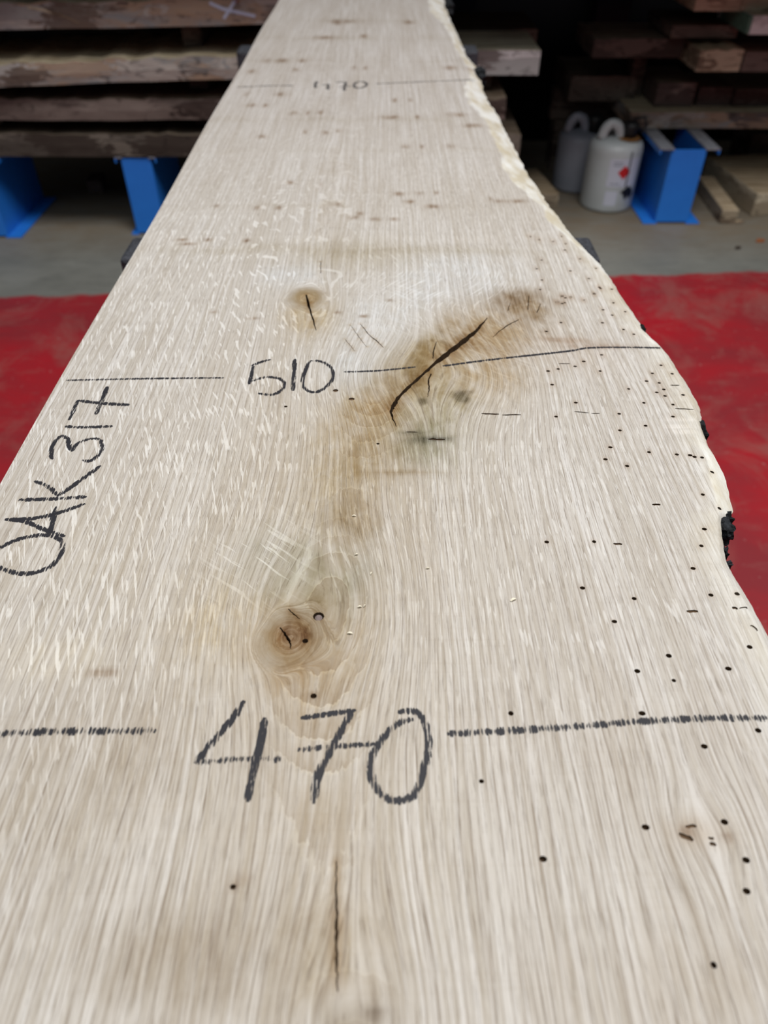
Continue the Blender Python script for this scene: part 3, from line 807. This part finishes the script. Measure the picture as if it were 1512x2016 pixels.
ribbon('crayon_line', [([e7(870, 480), e7(1100, 470), e7(1440, 456)], W3, .7)], g, M['crayon_faint'])
g = group_part('crayon_lettering', 'black crayon stock code OAK317 written along the straight edge')
W4 = .0038
ribbon('crayon_letter', [([d1(*p) for p in [(-60, 1250), (0, 1205), (110, 1155), (240, 1130), (330, 1140), (372, 1175), (360, 1240), (310, 1310), (220, 1350), (130, 1360), (40, 1340), (-20, 1315), (-60, 1285), (-66, 1258)]], W4, .85)], g, M['crayon_dense'])
ribbon('crayon_letter', [([d1(*p) for p in [(28, 1037), (180, 1033), (340, 1000), (508, 942)]], W4, .9), ([d1(*p) for p in [(30, 1035), (150, 1050), (270, 1100), (388, 1138)]], W4, .9), ([d1(*p) for p in [(335, 960), (315, 1040), (300, 1120)]], W4, .8)], g, M['crayon_dense'])
ribbon('crayon_letter', [([d1(*p) for p in [(112, 920), (300, 915), (518, 902)]], W4 * 1.1, .9), ([d1(*p) for p in [(205, 808), (265, 830), (310, 860), (340, 895)]], W4, .8), ([d1(*p) for p in [(340, 900), (430, 840), (520, 775), (602, 716)]], W4, .95)], g, M['crayon_dense'])
ribbon('crayon_digit', [([d1(*p) for p in [(312, 680), (305, 635), (325, 575), (370, 540), (405, 560), (412, 600), (430, 632)]], W4, .85), ([d1(*p) for p in [(430, 632), (455, 590), (520, 560), (590, 560), (608, 610), (575, 665), (530, 690), (490, 682)]], W4, .75)], g, M['crayon_dense'])
ribbon('crayon_digit', [([d1(*p) for p in [(380, 482), (500, 488), (672, 482)]], W4, .75)], g, M['crayon_dense'])
ribbon('crayon_digit', [([d1(*p) for p in [(410, 446), (440, 385), (468, 325)]], W4, .8), ([d1(*p) for p in [(462, 328), (600, 345), (775, 355)]], W4 * 1.1, .95), ([d1(*p) for p in [(640, 245), (605, 335), (570, 412)]], W4, .85)], g, M['crayon_dense'])

# ---- little shavings lying on the face
def shaving(px, py, l, rz, where):
    p = at(px, py)
    bm = bmesh.new()
    n = 6; a = []; b = []
    for i in range(n + 1):
        t = i / n - .5
        z = .0004 + .0009 * (1 - (2 * t) ** 2)
        w = l * .22 * (1 - .6 * abs(t))
        a.append(bm.verts.new((t * l, -w, z))); b.append(bm.verts.new((t * l, w, z * .8)))
    for i in range(n): bm.faces.new((a[i], a[i + 1], b[i + 1], b[i]))
    o = bm_obj('wood_shaving', bm, M['chip'])
    md_ = o.modifiers.new('t', 'SOLIDIFY'); md_.thickness = .0004; md_.offset = 0
    o.location = (p.x, p.y, SLAB_Z + .0001); o.rotation_euler = (0, 0, rz)
    tag(o, 'tiny pale wood shaving lying ' + where, 'wood shaving', 'shavings on the oak slab')
for q in [(708, 1196, .0024, .2, 'right of the plugged hole'), (689, 1248, .0028, -.1, 'right of the lower knot'), (718, 1194, .0016, .9, 'beside another, right of the plugged hole'), (731, 1130, .0018, 1.2, 'above right of the plugged hole'), (702, 1093, .0018, .2, 'above the lower knot'), (1010, 1182, .0035, .5, 'on plain grain right of the knots'), (842, 1120, .002, .1, 'on grain midway between lower knot and right edge'), (697, 1017, .0024, 0, 'on the brown stain between the two knots')]:
    shaving(*q)

# ================================================================== TRESTLES
def trestle(yc, x0, x1, ztop, label):
    t = empty('trestle', ((x0 + x1) / 2, yc, 0))
    cx = (x0 + x1) / 2
    bm = bmesh.new(); bx(bm, x0 - cx, x1 - cx, -.035, .035, ztop - .07, ztop, .006)
    bm_obj('beam', bm, M['black'], t)
    for sx in (-1, 1):
        for sy in (-1, 1):
            bm = bmesh.new(); tube(bm, [(sx * .2, sy * .02, ztop - .06), (sx * .22, sy * .2, .0)], .018, 8)
            bm_obj('leg', bm, M['black'], t)
        bm = bmesh.new(); tube(bm, [(sx * .212, -.12, .28), (sx * .212, .12, .28)], .01, 8); bm_obj('stretcher', bm, M['black'], t)
    tag(t, label, 'trestle', 'trestles under the slab')
trestle(.910, -.327, .268, SLAB_Z - THICK - .0005, 'black trestle under the slab just beyond the middle knot')
trestle(2.06, -.352, .225, SLAB_Z - THICK - .0005, 'black trestle under the far end of the slab')

# ================================================================== RACK AND STACKED BOARDS
def board(name, x0, x1, y0, y1, z0, z1, mat, label, seed, wave=.02, group=None, slant=0.0, taper=0.0, rz=0.0, endcut=0.0, cat='timber board', bow=0.0, nick=0.0):
    r = random.Random(seed); cx = (x0 + x1) / 2; cy = (y0 + y1) / 2
    n = max(8, int((x1 - x0) / .035)); P = [r.uniform(0, 6.28) for _ in range(8)]
    vv, ff = [], []
    def wv(u, k): return wave * (math.sin(u * 3.1 + P[k]) * .5 + math.sin(u * 8.3 + P[k + 1]) * .3 + math.sin(u * 21 + P[k + 2]) * .15 + r.uniform(-.08, .08))
    for i in range(n + 1):
        u = i / n; x = x0 + (x1 - x0) * u - cx
        f = wv(x, 0); b = wv(x, 3); dz = bow * (math.sin(x * 2.2 + P[6])) ; th = (z1 - z0) * (1 - taper * u) + nick * r.uniform(-.006, .006)
        if i in (0, n): f *= .6
        sl = slant
        e = endcut * (1 if i == n else (-1 if i == 0 else 0))
        vv += [(x + e, y0 - cy + f + sl * .5, dz), (x, y0 - cy + f - sl * .2 + wave * .1 * math.sin(x * 40 + P[7]), dz + th * .5), (x, y0 - cy + f + sl, dz + th), (x, y1 - cy + b, dz + th), (x, y1 - cy + b - sl, dz)]
    for i in range(n):
        a = i * 5; c = a + 5
        for k in range(5):
            k2 = (k + 1) % 5
            ff.append((a + k, c + k, c + k2, a + k2))
    ff.append((4, 3, 2, 1, 0)[::1]); ff.append(tuple(n * 5 + k for k in range(5)))
    bm = bmesh.new(); vs2 = [bm.verts.new(v) for v in vv]
    for f in ff: bm.faces.new([vs2[k] for k in f])
    o = bm_obj(name, bm, mat)
    o.location = (cx, cy, z0); o.rotation_euler = (0, 0, rz)
    tag(o, label, cat, group)
    return o
def pos_x(px, py, dist): return at_dist(px, py, dist).x
def zof(py, dist): return at_dist(756, py, dist).z

GL = 'waney boards stacked on the left rack'
D = 2.66
lay = [ # x right end, y0 front, y1, z0, z1
    (.462, D + .02, 3.2, .272, .342), (.40, D + .02, 3.3, .388, .450), (.02, D - .02, 3.06, .511, .573), (.10, D + .0, 3.35, .655, .722)]
names = ['lowest dark waney board on the left rack, resting on blue stubs', 'second board up in the left rack stack, with notched dark brown edge',
         'third board up on the left rack, grey and tan mottled edge', 'grey waney board high in the left stack with a chalk cross',
         'fifth board up on the left rack, above the chalk-marked one', 'topmost board of the left rack stack']
mats = ['b_dusk', 'b_brown', 'b_grey', 'b_grey', 'b_brown', 'b_dusk']
lb = []
TILT = [0, 0, .024, .018]      # the upper two sag towards the left
for i, (xr, ya, yb, z0, z1) in enumerate(lay):
    lb.append(board('waney_board', -1.75, xr, ya, yb, z0, z1, M[mats[i]], names[i], 30 + i, wave=.014 if i else .010, slant=[.002, .004, .005, .003][i], group=GL, rz=[.0, .0, .012, .012, 0, 0][i], nick=.8))
    tl = TILT[i]; lb[-1].location.z += tl * (lb[-1].location.x + .62); lb[-1].rotation_euler.y = -tl
board('sawn_board', .06, .505, 2.745, 3.06, .505, .575, M['b_pale'], 'pale planed board end sticking out right of the slab', 51, wave=.002, group=GL)
# darker board lying behind the pale one, third level
board('waney_board', -1.2, .55, 3.10, 3.45, .503, .572, M['b_dusk'], 'dark board lying behind the third one up in the left stack', 52, wave=.012, group=GL)
for z0, z1, lname, t0, t1 in ((.342, .388, 'on the lowest left board', 0, 0), (.450, .511, 'on the second left board', 0, .024), (.573, .655, 'under the chalk-marked board', .024, .018)):
    for x in (-1.35, -.62, .05):
        o = box_obj('bearer', x - .03, x + .03, D + .12, 3.04, z0 + .005 + t0 * (x + .62), z1 - .005 + t1 * (x + .62), M['b_dusk'], bevel=.003)
        tag(o, 'dark bearer %s %s' % (lname, {-1.35: 'near the far left end', -.62: 'behind the blue stand', .05: 'behind the slab'}[x]), 'bearer', 'bearers in the left stack')
o = box_obj('bearer', .3, .36, D + .14, 3.04, .455, .502, M['b_dusk'], bevel=.003)
tag(o, 'dark square bearer under the pale-ended board right of the slab', 'bearer', 'bearers in the left stack')
o = box_obj('bearer', .3, .36, 3.14, 3.3, .451, .502, M['b_dusk'], bevel=.003)
tag(o, 'dark bearer at the back under the dark third-level board', 'bearer', 'bearers in the left stack')
# chalk cross on the face of the fourth board
def chalk(par, segs, w, mat, name, dist):
    inv = Matrix.LocRotScale(par.location, par.rotation_euler, None).inverted()
    vs_, fs_ = [], []
    for pts in segs:
        P = [at_dist(px, py, dist) for px, py in pts]
        o = len(vs_)
        for i, p in enumerate(P):
            t = (P[min(i + 1, len(P) - 1)] - P[max(i - 1, 0)]).normalized(); nr = Vector((-t.z, 0, t.x)) * w * .5
            vs_ += [inv @ (p + nr), inv @ (p - nr)]
        for i in range(len(P) - 1): fs_.append((o + 2 * i, o + 2 * i + 1, o + 2 * i + 3, o + 2 * i + 2))
    ob = mesh_obj(name, vs_, fs_, mat, par)
    sw = ob.modifiers.new('s', 'SHRINKWRAP'); sw.target = par; sw.wrap_method = 'PROJECT'; sw.use_project_y = True; sw.use_project_x = False; sw.use_project_z = False
    sw.use_negative_direction = True; sw.use_positive_direction = True; sw.offset = .0012
    return ob
def dense(pts, n=8):
    out = []
    for i in range(len(pts) - 1):
        for k in range(n): out.append((pts[i][0] + (pts[i + 1][0] - pts[i][0]) * k / n, pts[i][1] + (pts[i + 1][1] - pts[i][1]) * k / n))
    return out + [pts[-1]]
cm = chalk(lb[3], [dense([(406, 12), (435, 25), (498, 40)]), dense([(462, 0), (450, 20), (435, 44)])], .0085, M['chalk'], 'chalk_mark', D - .06)
sp = chalk(lb[3], [dense([(40, 22), (70, 27), (105, 36), (145, 53)])], .007, M['b_tan'], 'sapwood_streak', D - .06)
sp['label'] = 'pale streak running down the grey board edge'
cm['label'] = 'pale blue chalk cross on the board edge'

# blue rack stubs: folded channel legs with turned-out lips
def steel_stand(x0, x1, y0, y1, h, label, lip=.045, group='blue rack stands'):
    cx = (x0 + x1) / 2
    t = empty('steel_stand', (cx, y0, 0)); w = (x1 - x0) / 2; dd = y1 - y0; th = .006
    box_obj('front_plate', -w, w, 0, th, .006, h, M['blue'], t, .001)
    box_obj('side_plate', -w, -w + th, th, dd, .006, h, M['blue'], t, .001)
    box_obj('side_plate', w - th, w, th, dd, .006, h, M['blue'], t, .001)
    for s in (-1, 1):
        a, b = (-w - lip, -w + th) if s < 0 else (w - th, w + lip)
        box_obj('top_lip', a, b, -.006, dd, h, h + .006, M['steel'], t, .001)  # grey reflection on the blue lip, painted as a colour
        if s < 0: box_obj('lip_fold', a, a + .005, -.006, dd, h - .014, h, M['blue'], t, .001)
        else: box_obj('lip_fold', b - .005, b, -.006, dd, h - .014, h, M['blue'], t, .001)
        box_obj('foot_flange', a, b, -.006, dd, 0, .006, M['blue'], t, .001)
    tag(t, label, 'rack stand', group)
    return t
xr0 = pos_x(1288, 440, 2.79); xr1 = pos_x(1352, 440, 2.79)
steel_stand(xr0, xr1, 2.79, 3.12, .262, 'blue steel channel stand with open top, right of the white cans')
xl0 = pos_x(262, 440, 2.665); xl1 = pos_x(318, 440, 2.665)
steel_stand(xl0, xl1, 2.69, 3.05, .265, 'blue steel stand under the left stack, beside the slab edge', lip=.0 + .02)
steel_stand(-1.47, -1.375, 2.66, 3.05, .265, 'blue steel stand with floor flange at the far left', lip=.05)

# right-hand stack
GRN = 'boards on the right rack'
def rb(px0, px1, yt, yb, dist, depth, mat, label, seed, **k):
    ym = (yt + yb) / 2
    return board('stacked_board', pos_x(px0, ym, dist), pos_x(px1, ym, dist), dist, dist + depth, zof(yb, dist), zof(yt, dist), M[mat], label, seed, group=GRN, **k)
rb(1240, 1800, 222, 253, 3.01, .34, 'b_grey', 'long grey board lowest in the right stack, above the blue stand', 61, wave=.006, endcut=.0)
rb(1122, 1236, 150, 199, 3.2, .33, 'b_dusk', 'dull brown beam end left of the right stack, above the cans', 62, wave=.004, nick=.4)
rb(1292, 1368, 164, 209, 3.08, .27, 'b_brown', 'dark brown beam end lying on the lowest right board', 63, wave=.004)
rb(1374, 1440, 172, 209, 3.10, .25, 'b_brown', 'shorter dark block beside the brown beam end', 64, wave=.004)
rb(1446, 1700, 176, 209, 3.08, .27, 'b_red', 'dark reddish board at the right frame edge, on the lowest board', 65, wave=.006)
rb(1168, 1345, 77, 114, 3.0, .30, 'b_red', 'reddish bark-edged board with dusty top in the right stack', 66, wave=.008, nick=.5)
rb(1375, 1460, 98, 141, 2.88, .34, 'b_tan', 'pale tan board end with splintered corner, right stack', 67, wave=.006, nick=.7)
rb(1463, 1760, 102, 141, 2.89, .34, 'b_brown', 'dull brown board next to the splintered tan end', 68, wave=.006)
rb(1322, 1452, 50, 74, 2.95, .30, 'b_dusk', 'short dusty board above the reddish one, right stack', 69, wave=.008)
rb(1372, 1462, -30, 22, 2.86, .40, 'b_tan', 'warm tan board end at the top right of the photo', 70, wave=.004)
rb(1464, 1760, -30, 22, 2.87, .40, 'b_tan', 'brown-tan board at the upper right corner of the photo', 71, wave=.004)
hb = rb(1478, 1640, 31, 68, 2.80, .3, 'b_pale', 'pale board end with green-painted corner at the right edge', 72, wave=.003)
M['green'] = mat_plain('green_end_paint', (92, 128, 112), .7, var=.3, scale=60)
q = box_obj('painted_end', -.0, .012, -.002, .25, .0, hb.dimensions.z - .004, M['green'], hb, .001)
q.location = (-hb.dimensions.x / 2 - .010, -.15, .002)
# bearers and rack beams that carry them
def bear(x0, x1, y0, y1, z0, z1, label, mat='b_dusk', name='bearer'):
    o = box_obj(name, x0, x1, y0, y1, z0, z1, M[mat], bevel=.002); tag(o, label, 'bearer', 'bearers in the right stack'); return o
za = zof(222, 3.01)
bear(.70, 1.0, 3.40, 3.46, .20, zof(199, 3.2) - .001, 'dark crosspiece under the dull brown beam end', name='bearer')
bear(.72, .78, 3.38, 3.48, 0, .199, 'short dark post under the crosspiece behind the cans')
bear(1.9, 1.97, 3.05, 3.33, 0, zof(253, 3.01) - .001, 'dark block carrying the far end of the right stack')
zz = zof(114, 3.0)
bear(.985, 1.008, 3.24, 3.28, za + .003, zz - .004, 'dark bearer under the left end of the reddish board'); bear(.945, .975, 3.20, 3.28, za + .003, zz - .004, 'dark bearer under the middle of the reddish board')
ze = zof(141, 2.88)
bear(1.27, 1.30, 3.14, 3.2, zof(164, 3.08) + .022, ze - .001, 'dark bearer under the splintered tan end'); bear(1.62, 1.67, 3.1, 3.2, zof(176, 3.08) + .005, ze - .001, 'dark bearer under the dull brown board at the right')
bear(1.23, 1.27, 3.15, 3.20, zof(98, 2.88) + .004, zof(22, 2.86) - .001, 'dark bearer between the splintered end and the upper tan board'); bear(1.78, 1.82, 3.17, 3.21, zof(102, 2.89) + .001, zof(22, 2.87) - .004, 'dark bearer under the brown-tan board at the upper right corner')
# blue uprights at the back, and an unseen upper tier added for shade
for px, lab in ((1200, 'dark blue rack upright behind the right stack'), ):
    x = pos_x(px, 30, 3.6)
    t = empty('rack_upright', (x, 3.6, 0))
    for s in (-1, 1): box_obj('flange', -.07, .07, -.05 + (s > 0) * .09, -.04 + (s > 0) * .09, .012, 2.4, M['navy'], t, .001)
    box_obj('web', -.006, .006, -.04, .04, .012, 2.4, M['navy'], t, .0); box_obj('base_plate', -.12, .12, -.1, .1, 0, .012, M['navy'], t, .001)
    tag(t, lab, 'rack upright', 'rack uprights')
for x, lab in ((-1.1, 'dark blue rack upright behind the left stack'), (.3, 'dark blue rack upright behind the slab end'), (2.0, 'dark blue rack upright beyond the right frame edge')):
    t = empty('rack_upright', (x, 3.6, 0))
    for s in (-1, 1): box_obj('flange', -.07, .07, -.05 + (s > 0) * .09, -.04 + (s > 0) * .09, .012, 2.4, M['navy'], t, .001)
    box_obj('web', -.006, .006, -.04, .04, .012, 2.4, M['navy'], t, .0); box_obj('base_plate', -.12, .12, -.1, .1, 0, .012, M['navy'], t, .001)
    for k in (.90,): box_obj('added_tier_arm', -.04, .04, -1.05, -.05, k - .08, k, M['navy'], t, .002)  # arms carrying the added shading tier
    tag(t, lab, 'rack upright', 'rack uprights')
for i in range(4):  # out-of-view boards added to keep overhead light off the stacks
    y0 = 2.52 + i * .245
    board('waney_board', -2.0, 2.45, y0, y0 + .228, .901, .965, M['b_dusk'], 'unseen long board added overhead as shade, ' + ['frontmost', 'second from the front', 'third from the front', 'rearmost'][i], 90 + i, wave=.006, group='unseen boards added overhead as shade')

# ================================================================== WHITE CANS
def can(x, y, r, h, mat, label, detail=True):
    t = empty('solvent_can', (x, y, 0))
    bm = bmesh.new()
    lathe(bm, [(r * .90, 0), (r * .97, .004), (r, .014), (r, h - .035), (r * .985, h - .02), (r * .92, h - .008), (r * .80, h), (r * .55, h + .004), (r * .3, h + .006)], 40)
    bm_obj('body', bm, mat, t, True)
    bm = bmesh.new()
    tube(bm, [(-.052 + .0 * k, -.02 + .0 * k, 0) for k in ()] or
         [(-.030 + .034 * math.cos(a) * 1.0, -.012, h + .002 + .052 * math.sin(a)) for a in [math.pi * k / 14 for k in range(15)]],
         [.018] * 15, 12)
    bm_obj('handle', bm, mat, t, True)
    bm = bmesh.new(); lathe(bm, [(.026, h + .002), (.026, h + .03), (.028, h + .034), (.030, h + .055), (.016, h + .064)], 20, (.036, -.02))
    bm_obj('cap', bm, M['rubber'], t, True)
    if detail:
        bm = bmesh.new(); tube(bm, [(.036, -.02, h + .05), (.046, -.025, h + .075), (.072, -.035, h + .082), (.085, -.04, h + .055), (.07, -.045, h + .03)], .006, 8)
        bm_obj('spout', bm, M['rubber'], t, True)
        bm = bmesh.new(); lathe(bm, [(.032, h + .0045), (.044, h + .006), (.04, h + .010), (.03, h + .011)], 20, (.036, -.02)); bm_obj('rust_ring', bm, M['rust'], t, True)
        def wrap(name, a0, a1, z0, z1, rad, m, diamond=False):
            vs_, fs_ = [], []
            n = 12
            for i in range(n + 1):
                a = math.radians(a0 + (a1 - a0) * i / n)
                k = 1.0 if not diamond else 1 - abs(2 * i / n - 1) + .001
                zc = (z0 + z1) / 2; hz = (z1 - z0) / 2 * k
                for zz_ in (zc - hz, zc + hz): vs_.append((rad * math.cos(a), rad * math.sin(a), zz_))
            for i in range(n): fs_.append((2 * i, 2 * i + 2, 2 * i + 3, 2 * i + 1))
            o = mesh_obj(name, vs_, fs_, m, t)
            return o
        wrap('label', 248, 318, .10, .20, r + .0006, M['label'])
        for zz_ in (.188, .178, .112): wrap('label_print', 256, 276, zz_ - .002, zz_ + .002, r + .001, M['print'])
        wrap('hazard_diamond', 268, 296, .128, .178, r + .0014, M['redlabel'], True)
        wrap('label', 250, 276, .03, .085, r + .0006, M['label']); wrap('drip_streak', 290, 293, .10, h - .02, r + .0022, M['rubber']); wrap('drip_blot', 282, 316, .062, .102, r + .0024, M['rubber'], True)
        for a0, s_ in ((290, .7), (302, .8)): wrap('drip_blot', a0, a0 + 20 * s_, .05, .05 + .05 * s_, r + .0020, M['rubber'], True)
    tag(t, label, 'can', 'white cans by the rack')
can(pos_x(1190, 400, 2.99), 2.985, .1, .245, M['white'], 'white can with red hazard diamond and black drips, front of the pair')
can(.795, 3.185, .092, .215, M['white_grey'], 'duller white can standing behind the drip-stained one', False)

# ================================================================== TIMBER ON THE FLOOR
def depth_piece(name, x, y0, y1, w, h, mat, label, rz=0.0, bev=.004, cat='timber'):
    bm = bmesh.new(); bx(bm, 0, w, 0, y1 - y0, 0, h, bev)
    o = bm_obj(name, bm, M[mat]); o.location = (x, y0, 0); o.rotation_euler = (0, 0, rz); tag(o, label, cat, 'offcuts on the floor')
    return o
depth_piece('batten', pos_x(1415, 440, 2.79), 2.79, 3.16, .062, .052, 'b_tan', 'short square batten on the floor right of the blue stand', -.06)
depth_piece('timber_block', 1.415, 2.86, 3.3, .3, .085, 'b_tan', 'thick timber block on the floor at the right frame edge', .12)
depth_piece('timber_block', 1.56, 3.36, 3.52, .2, .15, 'b_dusk', 'dark block behind the thick timber on the floor', .1)
depth_piece('offcut', pos_x(182, 410, 3.1), 3.1, 3.2, .06, .05, 'b_dusk', 'small dark offcut on the floor under the left stack', .1)
depth_piece('offcut', pos_x(1062, 410, 2.95), 2.95, 3.25, .075, .05, 'b_tan', 'dim offcut on the floor between slab and white cans', .15)
# splinters and a leaf on the concrete
def chipf(px, py, l, mat, label, cat):
    p = at(px, py, 0); bm = bmesh.new()
    pts = [(-l, -l * .3), (-.3 * l, -l * .5), (.6 * l, -l * .35), (l, .1 * l), (.2 * l, .5 * l), (-.7 * l, .35 * l)]
    v0 = [bm.verts.new((a, b, .001)) for a, b in pts]; v1 = [bm.verts.new((a * .8, b * .8, .006 + .004 * (i % 2))) for i, (a, b) in enumerate(pts)]
    bm.faces.new(v0[::-1]); bm.faces.new(v1)
    for i in range(6): bm.faces.new((v0[i], v0[(i + 1) % 6], v1[(i + 1) % 6], v1[i]))
    o = bm_obj(label.split()[-1] if False else cat.replace(' ', '_'), bm, M[mat]); o.location = (p.x, p.y, 0); tag(o, label, cat)
chipf(1450, 439, .03, 'b_tan', 'loose wood chip on the floor beside the batten end', 'wood chip')
chipf(1496, 476, .018, 'leaf', 'curled brown leaf on the grey floor at the right edge', 'dry leaf')
chipf(1452, 490, .012, 'b_dusk', 'small dark crumb on the grey concrete near the leaf', 'wood chip')
